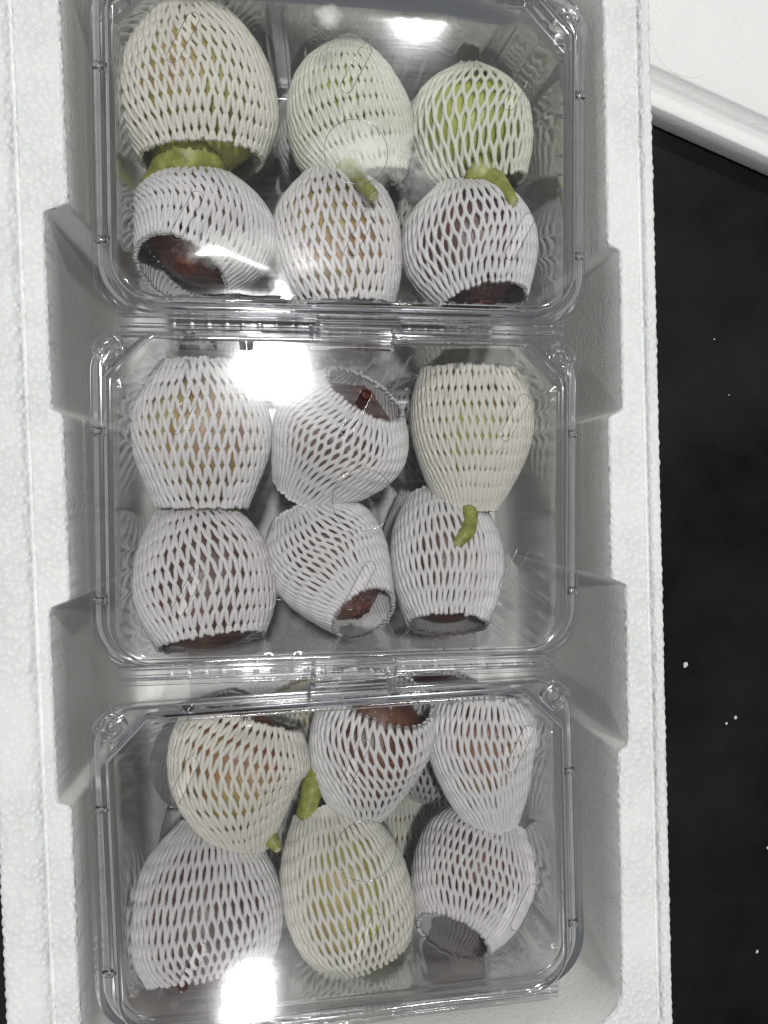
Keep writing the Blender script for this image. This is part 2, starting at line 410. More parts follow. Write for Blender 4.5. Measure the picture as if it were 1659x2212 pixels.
# moulding marks: small rings of pin dimples on rim and right wall
DIM = NT('dimple_shade'); DIM.surf(DIM.n('ShaderNodeBsdfPrincipled', i_Base_Color=(0.70, 0.71, 0.70, 1), i_Roughness=0.5))
def pins(px, py, z, on_wall, mat):
    V = []; Fc = []
    def bump(c_, nrm, r):
        s = nrm.orthogonal().normalized(); u = nrm.cross(s)
        b0 = len(V)
        for k_, (rr, hh) in enumerate(((1.0, 0.0), (.75, .5), (.3, .75))):
            for j in range(8):
                a = j * math.pi / 4; V.append(c_ + (s * math.cos(a) + u * math.sin(a)) * r * rr + nrm * r * hh)
        V.append(c_ + nrm * r * .8)
        for k_ in range(2):
            for j in range(8):
                j2 = (j + 1) % 8
                Fc.append((b0 + k_ * 8 + j, b0 + k_ * 8 + j2, b0 + k_ * 8 + 8 + j2, b0 + k_ * 8 + 8 + j))
        for j in range(8): Fc.append((b0 + 16 + j, b0 + 16 + (j + 1) % 8, b0 + 24))
    for rad, cnt in ((.0032, 13), (.0019, 8), (.0006, 3)):
        for j in range(cnt):
            a = 2 * math.pi * j / cnt + rad * 900
            if on_wall:
                # the wall plane: x fixed, spread in y and z
                c0 = P(px, py, z); c_ = Vector((0, c0.y + rad * math.cos(a), z + rad * math.sin(a)))
                zz = (c_.z - FLOOR - .004) / (ZR - .0015 - FLOOR - .004)
                c_.x = step_x(rw, c_.y) - dr * (1 - zz)
                bump(c_, Vector((-1, 0, 0)), .00022)
            else:
                c0 = P(px, py, z); bump(Vector((c0.x + rad * math.cos(a), c0.y + rad * math.sin(a), z)), Vector((0, 0, 1)), .00023)
    return mesh_py('pin_mark', V, Fc, mat, box)
for (px, py) in ((1362, 38), (1375, 172), (1384, 302)): pins(px, py, ZR, False, DIM.m)
for (px, py) in ((1270, 198), (1276, 372), (1304, 540), (1303, 783), (1285, 952), (1288, 1138), (1325, 1312), (1270, 1378), (1330, 1497), (1308, 1740), (1312, 1945)):
    y_ = P(px, py, 0.012).y; xw = step_x(rw, y_)
    # height on the wall seen along this ray
    d = ray(px, py); lam = (xw - 0.0012 - CAM.x) / d.x; pz = CAM + d * lam
    pins(px, py, min(max(pz.z, -0.03), 0.018), True, BOXFOAM)

# ------------------------------------------------------------------ foam lid leaning in the top right corner, lying on the table
def lid_slab():
    e0 = P(1404, 226, ZT + .018); e1 = P(1659, 340, ZT + .018)
    dx = (e1 - e0); dx.z = 0; dx.normalize(); ny = Vector((-dx.y, dx.x, 0))
    if ny.y < 0: ny = -ny
    o0 = e0 - dx * 0.16
    prof = [(0.0015, ZT + .0003), (0.0, ZT + .002), (0, ZT + .0172), (0.0008, ZT + .018), (0.0068, ZT + .018), (0.0072, ZT + .0176), (0.0078, ZT + .0182), (0.0145, ZT + .0182), (0.0155, ZT + .0255), (0.0165, ZT + .0262), (0.05, ZT + .0263), (0.30, ZT + .0263)]
    n = 260; V = []
    for i in range(n):
        s = i / (n - 1) * 0.62
        for (t, z) in prof:
            b_ = .00025 * abs(math.sin(i * 1.3 + t * 90))
            q = o0 + dx * s + ny * (t + (b_ if t < .001 else 0)); V.append((q.x, q.y, z))
    o = mesh_np('foam_cover', V, grid_faces(n, len(prof))[:, ::-1], LIDFOAM)
    tag(o, 'white foam box lid lying upside down on the black table, beyond the box rim', 'box lid')
    c_ = P(1490, 80, ZT + .0263); V, Fc = tube([c_ + Vector((math.cos(a) * .022, math.sin(a) * .022, 0)) for a in np.linspace(0, 2 * math.pi, 60)], [.00012] * 60, 5, False)
    mesh_py('moulded_ring', V, Fc, LIDFOAM, o)
lid_slab()

# ------------------------------------------------------------------ crumbs on the table
crumbs = [(1478, 1435, 6, 8, 'largest white foam crumb on the black table, beside the right rim of the box'),
          (1587, 1549, 4, 5, 'upper and outer crumb of the close pair of white crumbs on the black table'),
          (1568, 1562, 3, 4, 'lower and inner crumb of the close pair of white crumbs on the black table'),
          (1634, 2054, 3, 5, 'lone white foam crumb low down on the black table by the photo edge'),
          (1657, 1830, 3, 4, 'white crumb half cut off by the right edge of the photo'),
          (1542, 733, 2, 2, 'tiny pale speck highest up on the black table, below the foam lid'),
          (1574, 853, 1.6, 1.6, 'tiny pale speck second from the top on the black table')]
for (px, py, rx, ry, lab) in crumbs:
    rx *= 0.8; ry *= 0.8
    p0 = P(px, py, ZT); s_ = depth(p0) / F
    bm = bmesh.new(); bmesh.ops.create_icosphere(bm, subdivisions=3, radius=1)
    for v in bm.verts:
        nn = 1 + 0.28 * noise.noise(v.co * 1.4 + Vector((px, py, 0))) + .08 * noise.noise(v.co * 4)
        v.co *= nn
    me = bpy.data.meshes.new('foam_crumb'); bm.to_mesh(me); bm.free()
    for p_ in me.polygons: p_.use_smooth = True
    me.materials.append(CRUMB)
    o = bpy.data.objects.new('foam_crumb', me); COL.objects.link(o)
    o.scale = (rx * s_, ry * s_, min(rx, ry) * s_); o.rotation_euler = (0, 0, -.5)
    o.location = (p0.x, p0.y, ZT + min(rx, ry) * s_ * .9)
    tag(o, lab, 'foam crumb', 'foam crumbs scattered on the black table')

# ------------------------------------------------------------------ figs and their nets
NSTR = 122; ROW = 33.0; TUBE = 0.00088
TRAYFLOOR = -0.0525
WHITE = (0.86, 0.855, 0.86); GREENISH = (0.85, 0.87, 0.80); CREAM = (0.87, 0.865, 0.82); PINKISH = (0.86, 0.85, 0.86)  # faint net tints paint in the fig colour bleeding through the foam
NETM = {}
GREEN = (0.34, 0.40, 0.055); YEL = (0.38, 0.33, 0.10); OCH = (0.34, 0.22, 0.07); RED = (0.11, 0.038, 0.022); PUR = (0.095, 0.040, 0.038); DK = (0.055, 0.02, 0.022)
FL = 0.90
def axis_of(d):
    rr = d['r']; mx = max(rr)
    (ax, ay), (mx_, my_), (bx, by) = d['A'], d['M'], d['B']
    scale0 = 0.318 / F
    zc = TRAYFLOOR + .001 + mx * scale0 * FL
    za, zm, zb = [zc + q * .001 for q in d.get('z', (0, 0, 0))]
    return curve_pts([P(ax, ay, za), P(mx_, my_, zm), P(bx, by, zb)], 61)

def frame_at(ax, t):
    x = t * (len(ax) - 1); k = int(min(max(x, 0), len(ax) - 2)); f = x - k
    p = ax[k].lerp(ax[k + 1], f)
    k0 = max(0, k - 3); k1 = min(len(ax) - 1, k + 4)
    T = (ax[k1] - ax[k0]).normalized()
    view = (p - CAM).normalized()
    Sd = T.cross(view).normalized(); U = Sd.cross(T).normalized()
    if U.dot(view) > 0: U = -U; Sd = -Sd
    return p, T, Sd, U

def build_net(d):
    ax = axis_of(d)
    L = (Vector(d['M']) - Vector(d['A'])).length + (Vector(d['B']) - Vector(d['M'])).length
    rows = max(4, round(L / ROW)); seg = 6
    nt = rows * seg + 1
    ts = np.linspace(0, 1, nt)
    fr = [frame_at(ax, t) for t in ts]
    Pc = np.array([f[0][:] for f in fr]); T = np.array([f[1][:] for f in fr]); Sd = np.array([f[2][:] for f in fr]); U = np.array([f[3][:] for f in fr])
    xs = np.linspace(0, 1, len(d['r']))
    rpx = interp_smooth(ts, xs, d['r'])
    dep = np.array([depth(f[0]) for f in fr])
    rad = rpx * dep / F - TUBE * 0.6
    tw = d.get('tw', 0.0); w = d.get('w', 0.3) * 0.6; u0 = R(d.get('u0', 90))
    # two families of strands wind in opposite senses, the outer one lying over the inner and welded to it where they cross
    MC = NSTR // 2
    i = np.arange(NSTR); fam = np.where(i < MC, 1.0, -1.0)[:, None]; k_ = (i % MC)[:, None]
    cell = 2 * np.pi / MC
    phase = (ts * rows)[None, :]
    dwell = phase - 0.75 * np.sin(2 * np.pi * phase) / (2 * np.pi)
    u = cell * k_ + fam * (cell / 2) * (dwell - rows / 2)
    jit = rng.normal(0, 0.06, (NSTR, 1)) * cell
    uu = u + jit + tw * (ts[None, :] - 0.5) + 0.22 * cell * np.sin(ts[None, :] * 9 + 4 * u + d['A'][0])
    th = uu + w * np.sin(uu - u0)
    dth = 1 + w * np.cos(uu - u0)
    gap = cell * rad[None, :] * dth                       # room for one strand of each family
    tr = np.clip(gap * 0.56, TUBE * 0.62, TUBE) * (1 + 0.07 * np.cos(2 * np.pi * phase)) * (1 + 0.035 * rng.normal(0, 1, (NSTR, nt)))
    rr = rad[None, :] + fam * TUBE * 0.18 * np.ones_like(uu)
    rr = rr * (1 + 0.012 * np.sin(3 * th + d['A'][1]) + 0.008 * np.sin(5 * th + 4 * ts[None, :] + d['A'][0]))
    eA, eB = d.get('e', (0, 0))
    ends = (eA * (1 - ts) ** 2 + eB * ts ** 2)[None, :] * np.sin(th) * (dep * 1.0 / F)[None, :]
    rag = rng.normal(0, 0.00035, (NSTR, 1)) * (ts[None, :] * 2 - 1) * np.abs(ts[None, :] * 2 - 1) ** 6
    alo = ends + rag
    c_, sn = np.cos(th), np.sin(th)
    fl = FL
    nrm = Sd[None] * c_[..., None] + U[None] * sn[..., None]
    cen = Pc[None] + Sd[None] * (rr * c_)[..., None] + U[None] * (rr * fl * sn)[..., None] + T[None] * alo[..., None]
    # never under the pack floor
    tan = np.gradient(cen, axis=1); tan /= np.linalg.norm(tan, axis=2, keepdims=True)
    side = np.cross(tan, nrm); side /= np.linalg.norm(side, axis=2, keepdims=True)
    nn = np.cross(side, tan)
    NSD = 7
    a = np.linspace(0, 2 * np.pi, NSD, endpoint=False)
    V = cen[:, :, None, :] + tr[:, :, None, None] * (side[:, :, None, :] * np.cos(a)[None, None, :, None] + nn[:, :, None, :] * np.sin(a)[None, None, :, None])
    V = V.reshape(NSTR, nt * NSD, 3)
    base = grid_faces(nt, NSD, False, True)
    caps_v = [V]; quads = np.concatenate([base + k_ * nt * NSD for k_ in range(NSTR)])
    # end caps: fan to a centre as degenerate-free triangles stored as quads is avoided: pinch ring
    V = V.reshape(-1, 3)
    tipv = []; tipq = []
    off = len(V)
    cenf = cen
    for e, sg in ((0, -1), (nt - 1, 1)):
        tip = cen[:, e] + tan[:, e] * sg * tr[:, e, None] * 0.5
        ring2 = tip[:, None, :] + 0.55 * tr[:, e, None, None] * (side[:, e, None, :] * np.cos(a)[None, :, None] + nn[:, e, None, :] * np.sin(a)[None, :, None])
        b0 = off + sum(len(x) for x in tipv)
        tipv.append(ring2.reshape(-1, 3))
        ctr = tip + tan[:, e] * sg * tr[:, e, None] * 0.15
        b1 = off + sum(len(x) for x in tipv)
        tipv.append(np.repeat(ctr, NSD, 0))
        for k_ in range(NSTR):
            j = np.arange(NSD); j2 = (j + 1) % NSD
            main = k_ * nt * NSD + e * NSD
            q1 = np.stack([main + j, main + j2, b0 + k_ * NSD + j2, b0 + k_ * NSD + j], 1)
            q2 = np.stack([b0 + k_ * NSD + j, b0 + k_ * NSD + j2, b1 + k_ * NSD + j2, b1 + k_ * NSD + j], 1)
            if sg < 0: q1 = q1[:, ::-1]; q2 = q2[:, ::-1]
            tipq += [q1, q2]
    V = np.concatenate([V] + tipv); quads = np.concatenate([quads] + tipq)
    org = Pc[nt // 2]
    key = d.get('tint', 'WHITE')
    if key not in NETM: NETM[key] = net_material(globals()[key])
    o = mesh_np('foam_net', V - org, quads, NETM[key])
    o.location = org
    tag(o, d['net'], 'foam net', 'white foam nets round the figs')
    return ax

def build_fig(d, ax):
    fa, fb = d.get('f', (0.03, 0.97)); ca, cb = d.get('cap', (0.3, 0.3))
    nt, na = 48, 56
    xs = np.linspace(0, 1, len(d['r']))
    V = []; UV = []
    sk = d.get('squash', 1.0)
    eA, eB = d.get('e', (0, 0))
    org = ax[30]
    for i in range(nt):
        q = i / (nt - 1)
        q = 0.5 - 0.5 * math.cos(math.pi * q)
        t = fa + (fb - fa) * q
        tc = min(max(t, 0), 1)
        p, T, Sd, U = frame_at(ax, tc)
        p = p + T * (t - tc) * (ax[-1] - ax[0]).length
        r = float(interp_smooth(np.array([tc]), xs, d['r'])[0]) * depth(p) / F - TUBE * 1.9
        wa = (t - fa) / ca; wb = (fb - t) / cb
        cap = 1
        if wa < 1: cap *= math.sqrt(max(0, 1 - (1 - wa) ** 2)) * .92 + .08 * wa
        if wb < 1: cap *= math.sqrt(max(0, 1 - (1 - wb) ** 2)) * .92 + .08 * wb
        r *= cap * sk
        for j in range(na):
            a = 2 * math.pi * j / na
            rib = 1 + 0.012 * math.sin(a * 9 + d['A'][0]) + 0.02 * math.sin(a * 2 + d['A'][1]) + .006 * math.sin(a * 17)
            # a shallow eye at the blossom end
            dip = 0
            e_ = (eA * (1 - tc) ** 2 + eB * tc ** 2) * math.sin(a) * depth(p) / F * cap * 0.8
            v = p + Sd * (r * rib * math.cos(a)) + U * (r * rib * FL * math.sin(a)) + T * e_
            V.append((v - org)[:]); UV.append((j / na, q))
    o = mesh_np('fig', V, grid_faces(nt, na, False, True), skin_material(*d['skin'], seed=d['A'][0] * 0.01, ge=d.get('ge')), uvs=UV)
    o.location = org
    tag(o, d['fig'], 'fig', 'figs wrapped in foam nets')
    # blossom eye
    if d.get('eye'):
        te = fa if d['eye'] == 'A' else fb
        p, T, Sd, U = frame_at(ax, min(max(te, 0), 1)); sg = -1 if d['eye'] == 'A' else 1
        V = []; Fc = []; n = 18
        c0 = p + T * sg * .0002 + T * (te - min(max(te, 0), 1)) * (ax[-1] - ax[0]).length
        for k_, (rr, h) in enumerate(((.0052, -.0012), (.0042, .0004), (.0028, .0008), (.0016, .0002))):
            for j in range(n):
                a = 2 * math.pi * j / n; ww = 1 + .16 * math.sin(a * 5) + .06 * math.sin(a * 11 + 1)
                V.append(c0 + (Sd * math.cos(a) + U * math.sin(a)) * rr * ww + T * sg * (h + .0004 * math.sin(a * 6 + k_)) - org)
        for k_ in range(3):
            for j in range(n): Fc.append((k_ * n + j, k_ * n + (j + 1) % n, (k_ + 1) * n + (j + 1) % n, (k_ + 1) * n + j))
        Fc.append(tuple(3 * n + j for j in range(n)))
        mesh_py('fig_eye', V, Fc, EYE, o)
    for st in d.get('stem', []):
        pts = [P(x, y, z * .001) - org for x, y, z, r in st]; rad = [r * 0.00019 for x, y, z, r in st]
        n = 22; cp = curve_pts(pts, n)
        rr = list(interp_smooth(np.linspace(0, 1, n), np.linspace(0, 1, len(rad)), rad))
        rr = [max(0.0006, q * (.92 + .014 * math.sin(i * 1.7))) for i, q in enumerate(rr)]
        V, Fc = tube(cp, rr, 18)
        so = mesh_py('stem', V, Fc, STEM, o)
        t = (cp[-1] - cp[-2]).normalized()
        V, Fc = tube([cp[-1] - t * .0002, cp[-1] + t * .0003], [rr[-1] * .86, rr[-1] * .8], 16)
        mesh_py('cut_face', V, Fc, CUT, so, smooth=False)
EYE = skin_material((0.20, 0.08, 0.035), (0.13, 0.035, 0.022), (0.05, 0.015, 0.012), 0.5)

sk_green = (GREEN, (0.40, 0.43, 0.08), YEL, 0.52, 0.0)
sk_yel = ((0.36, 0.35, 0.10), (0.36, 0.28, 0.10), (0.24, 0.13, 0.06), 0.52, 0.0)
sk_pur = ((0.15, 0.075, 0.055), PUR, (0.06, 0.025, 0.026), 0.5, 0.0)
sk_mix = ((0.34, 0.33, 0.07), (0.30, 0.17, 0.06), RED, 0.5, 0.0)
sk_red = ((0.15, 0.085, 0.035), (0.09, 0.030, 0.024), (0.04, 0.015, 0.017), 0.48, 0.0)

NETS = [
 dict(A=(398, -6), M=(425, 175), B=(438, 350), r=[40, 108, 150, 166, 162, 130], w=0.36, u0=95, tw=.12, ge=0.8, tint='CREAM', skin=sk_yel, f=(.03, 1.10), cap=(.35, .42), e=(-4, 0),
      stem=[[(425, 325, -22, 84), (402, 362, -22, 86), (368, 392, -22, 62), (328, 418, -22, 36), (303, 445, -23, 20), (291, 468, -24, 13)]],
      net='largest foam net, cream tinted, at the top left of the top pack', fig='pale yellow fig with a wide green neck poking down from the largest net'),
 dict(A=(757, 96), M=(752, 235), B=(783, 392), r=[30, 92, 124, 134, 127, 98], w=.16, u0=70, tw=.35, tint='GREENISH', skin=sk_green, f=(.03, .98), cap=(.35, .5), e=(-4, 6),
      stem=[[(738, 348, -22, 46), (750, 360, -17, 38), (768, 376, -10, 22), (786, 400, -3, 16), (807, 424, 1, 13)]],
      net='pale green tinted net with a misty lower edge, in the middle of the top row', fig='green fig whose curved stem hooks out below the misty net of the top row'),
 dict(A=(1008, 152), M=(1015, 270), B=(1056, 410), r=[34, 98, 126, 128, 116, 84], w=1.1, u0=88, tw=-0.4, tint='GREENISH', skin=(GREEN, (0.42, 0.46, 0.07), (0.36, 0.38, 0.09), 0.55, 0.0), f=(.03, 1.0), cap=(.35, .4), e=(-2, 0),
      stem=[[(1040, 385, -21, 60), (1066, 398, -16, 36), (1090, 410, -8, 18), (1110, 438, -3, 12)]],
      net='wide open net showing bright green skin, in the top right of the top pack', fig='bright green fig with a thick cut stem pointing down, in the top pack'),
 dict(A=(470, 388), M=(440, 502), B=(392, 590), r=[48, 120, 152, 150, 130, 104], w=0.36, u0=60, tw=.3, z=(-6, 0, 9), e=(0, -18), tint='WHITE', skin=sk_red, f=(.03, .93), cap=(.3, .35), eye='B',
      net='net opened toward the lower left under the brightest glare streak of the top pack', fig='dark red fig showing its end in the net under the glare streak'),
 dict(A=(710, 366), M=(730, 520), B=(742, 668), r=[46, 112, 134, 136, 128, 110], w=1.0, u0=82, tw=.1, tint='WHITE', skin=((0.36, 0.26, 0.09), (0.30, 0.15, 0.07), (0.16, 0.06, 0.05), 0.56, 0.0), f=(.03, 1.03),
      net='net with wide diamonds over ochre skin, middle of the lower row in the top pack', fig='ochre brown fig in the middle of the lower row of the top pack'),
 dict(A=(982, 402), M=(1012, 540), B=(1042, 662), r=[44, 118, 143, 143, 125, 98], w=0.42, u0=85, tw=-.28, z=(-3, 0, 4), e=(0, -20), tint='WHITE', skin=(PUR, (0.10, 0.045, 0.05), DK, 0.5, 0.0), f=(.03, 1.0), cap=(.3, .3), eye='B',
      net='net over dark purple skin, lower right corner of the top pack', fig='dark purple fig with a bare green patched end, lower right of top pack'),
 dict(A=(432, 786), M=(438, 940), B=(438, 1093), r=[86, 124, 145, 143, 123, 98], w=0.8, u0=95, tw=.05, tint='WHITE', skin=((0.34, 0.33, 0.08), (0.34, 0.24, 0.08), (0.19, 0.07, 0.045), 0.50, 0.0), f=(.05, .98),
      stem=[[(505, 1085, -28, 20), (508, 1099, -27, 14), (500, 1104, -27, 8)]],
      net='net over yellow and rosy skin, top left of the middle pack', fig='yellow and rosy fig in the top left of the middle pack'),
 dict(A=(788, 852), M=(728, 950), B=(650, 1072), r=[96, 134, 150, 140, 108, 70], w=.22, u0=115, tw=-.25, z=(8, 0, -7), e=(18, 0), tint='WHITE', skin=((0.28, 0.20, 0.08), (0.24, 0.10, 0.06), DK, 0.45, -0.5), f=(-.02, .95), cap=(.38, .35), eye='A',
      net='slanting net with its opening facing up beside the white glare of the middle pack', fig='brown red fig with its eye showing in the upward opening, middle pack'),
 dict(A=(1020, 803), M=(1016, 950), B=(1010, 1100), r=[113, 129, 132, 119, 94, 62], w=.26, u0=80, tw=.12, tint='CREAM', skin=sk_yel, f=(.04, .97),
      stem=[[(1012, 1096, -20, 23), (1014, 1120, -17, 20), (1008, 1150, -12, 19), (986, 1176, -9, 12)]],
      net='narrowing cream net in the top right of the middle pack, a stem below it', fig='pale fig with a green stem lying over the net below it'),
 dict(A=(410, 1102), M=(440, 1235), B=(458, 1384), r=[78, 118, 143, 151, 141, 116], w=0.7, u0=112, tw=-.1, z=(-9, -1, 5), e=(0, -12), tint='PINKISH', skin=sk_pur, f=(.03, 1.05), cap=(.3, .18),
      net='net with open diamonds on its left half only, lower left of the middle pack', fig='rosy purple fig in the lower left of the middle pack'),
 dict(A=(655, 1100), M=(715, 1215), B=(787, 1326), r=[70, 118, 130, 124, 102, 74], w=0.3, u0=95, tw=.35, z=(-6, 0, 13), e=(0, -26), tint='WHITE', skin=sk_pur, f=(.03, .97), cap=(.3, .3), eye='B',
      net='slanting net opening toward the lower right, middle of the lower row, middle pack', fig='dark fig glimpsed in the slanting net that opens lower right, middle pack'),
 dict(A=(938, 1072), M=(962, 1200), B=(966, 1348), r=[62, 100, 118, 121, 109, 87], w=0.3, u0=90, tw=-.15, z=(-12, 0, 7), e=(0, -20), tint='WHITE', skin=sk_pur, f=(.03, .98), cap=(.3, .15),
      net='smallest net of the middle pack, below the hooked stem, open at its bottom', fig='dark purple fig under the hooked green stem in the middle pack'),
 dict(A=(543, 1550), M=(512, 1665), B=(530, 1826), r=[113, 146, 151, 134, 98, 54], w=0.6, u0=75, tw=-.1, z=(2, 2, -2), e=(-20, 0), tint='CREAM', skin=((0.34, 0.25, 0.08), (0.30, 0.17, 0.06), (0.20, 0.07, 0.04), 0.52, -0.5), f=(-.05, .97), cap=(.28, .4),
      stem=[[(566, 1795, -24, 26), (590, 1818, -20, 18), (600, 1836, -17, 9)]],
      net='top shaped net narrowing downward, top left of the bottom pack', fig='ochre fig with a red brown bare end, top left of the bottom pack'),
 dict(A=(832, 1502), M=(793, 1622), B=(776, 1752), r=[110, 130, 130, 118, 92, 56], w=0.9, u0=128, tw=.55, z=(10, 0, -6), e=(4, 0), tint='WHITE', skin=((0.32, 0.27, 0.07), (0.17, 0.065, 0.03), (0.09, 0.03, 0.02), 0.46, -0.6), f=(-.02, .97), cap=(.4, .4), eye='A',
      stem=[[(690, 1655, -28, 34), (678, 1690, -30, 30), (668, 1728, -30, 26), (660, 1760, -32, 24)]],
      net='wide mouthed net with crossing strands, middle of the upper row, bottom pack', fig='red brown fig with a yellow green side, in the wide mouthed net'),
 dict(A=(1045, 1500), M=(1040, 1620), B=(1065, 1776), r=[92, 119, 123, 108, 86, 56], w=0.32, u0=75, tw=.15, z=(3, 3, 2), e=(-18, 0), tint='WHITE', skin=((0.32, 0.27, 0.05), (0.25, 0.12, 0.05), (0.16, 0.05, 0.03), 0.48, -0.3), f=(-.02, .96), cap=(.3, .4),
      net='narrow tapering net, top right of the bottom pack', fig='green and brown fig in the tapering net, top right of the bottom pack'),
 dict(A=(452, 1772), M=(447, 1950), B=(454, 2100), r=[60, 120, 153, 163, 156, 134], w=0.1, u0=88, tw=-.08, z=(-12, 0, 6), e=(0, -28), tint='PINKISH', skin=((0.11, 0.045, 0.04), (0.075, 0.028, 0.03), (0.045, 0.018, 0.022), 0.5, 0.0), f=(-.02, 1.10), cap=(.3, .15),
      net='big barrel shaped net over dark purple skin, lower left of the bottom pack', fig='dark purple fig in the lower left of the bottom pack'),
 dict(A=(700, 1742), M=(745, 1910), B=(790, 2052), r=[66, 108, 133, 137, 129, 104], w=.28, u0=80, tw=-.2, e=(0, -14), z=(-12, 0, 0), tint='CREAM', skin=((0.38, 0.37, 0.08), (0.38, 0.30, 0.09), (0.24, 0.12, 0.06), 0.55, 0.0), f=(-.02, .98),
      net='cream net with a leaning bottom edge, middle of the lower row, bottom pack', fig='yellow green fig in the middle of the lower row, bottom pack'),
 dict(A=(1062, 1765), M=(1020, 1890), B=(978, 2024), r=[80, 116, 130, 129, 115, 82], w=0.32, u0=75, tw=.3, z=(-9, 0, 13), e=(0, -26), tint='PINKISH', skin=((0.24, 0.18, 0.06), (0.17, 0.07, 0.06), (0.10, 0.04, 0.05), 0.42, 0.0), f=(.0, .86), cap=(.3, .3),
      net='net with a hollow empty mouth at its lower left, lower right of the bottom pack', fig='dark brown fig deep in the hollow mouthed net, lower right of the bottom pack'),
]
upper = []
for d in NETS:
    before = set(bpy.data.objects)
    ax = build_net(d); build_fig(d, ax)
    upper.append([o for o in bpy.data.objects if o not in before and o.name.split('.')[0] in ('foam_net', 'fig')])
# the layer underneath, dimly seen between the figs: the same fruit turned round, sunk below the packs
CEN = [P(735, 335, -.02), P(728, 1078, -.02), P(732, 1836, -.02)]
for i, pair in enumerate(upper):
    c_ = CEN[i // 6]
    for o in pair:
        n = o.copy(); COL.objects.link(n)
        n.location = (2 * c_.x - o.location.x, 2 * c_.y - o.location.y, o.location.z - .062)
        n.rotation_euler = (0, 0, math.pi)
        if o.name.startswith('foam_net'):
            tag(n, 'foam net of the hidden lower layer, dimly seen through the clear packs', 'foam net', 'foam nets of the lower layer')
        else:
            tag(n, 'wrapped fig of the hidden lower layer, dimly seen through the clear packs', 'fig', 'figs of the lower layer')

# ------------------------------------------------------------------ clear clamshell packs
def ring2d(x0, x1, y0, y1, cr, n_s=70, n_e=90, n_c=18):
    """closed outline; corner list cr = [(kind, size)] for br, tr, tl, bl; chamfer 'c' or round 'r'"""
    pts = []; tags = []
    cs = [((x1, y0), 0), ((x1, y1), 1), ((x0, y1), 2), ((x0, y0), 3)]
    dirs = [(-1, 0), (0, -1), (1, 0), (0, 1)]      # from corner back along incoming side is handled below
    seq = []
    # go right side up, top side left, left side down, bottom side right
    ends = []
    for (c_, k_), (kind, s) in zip(cs, cr):
        ends.append((c_, kind, s))
    def corner(c_, kind, s, din, dout):
        a = Vector(c_) - Vector(din) * s; b = Vector(c_) + Vector(dout) * s
        out = []
        if kind == 'c':
            for i in range(n_c + 1): out.append(a.lerp(b, i / n_c))
        else:
            o = Vector(c_) - Vector(din) * s + Vector(dout) * s
            for i in range(n_c + 1):
                t = math.pi / 2 * i / n_c
                out.append(o - Vector(dout) * s * math.cos(t) + Vector(din) * s * math.sin(t))
        return out
    br, tr_, tl, bl = ends
    cB = corner(*br, (1, 0), (0, 1)); cT = corner(*tr_, (0, 1), (-1, 0)); cL = corner(*tl, (-1, 0), (0, -1)); cD = corner(*bl, (0, -1), (1, 0))
    def side(a, b, n): return [a.lerp(b, (i + 1) / (n + 1)) for i in range(n)]
    pts = cB + side(cB[-1], cT[0], n_s) + cT + side(cT[-1], cL[0], n_e) + cL + side(cL[-1], cD[0], n_s) + cD + side(cD[-1], cB[0], n_e)
    return pts

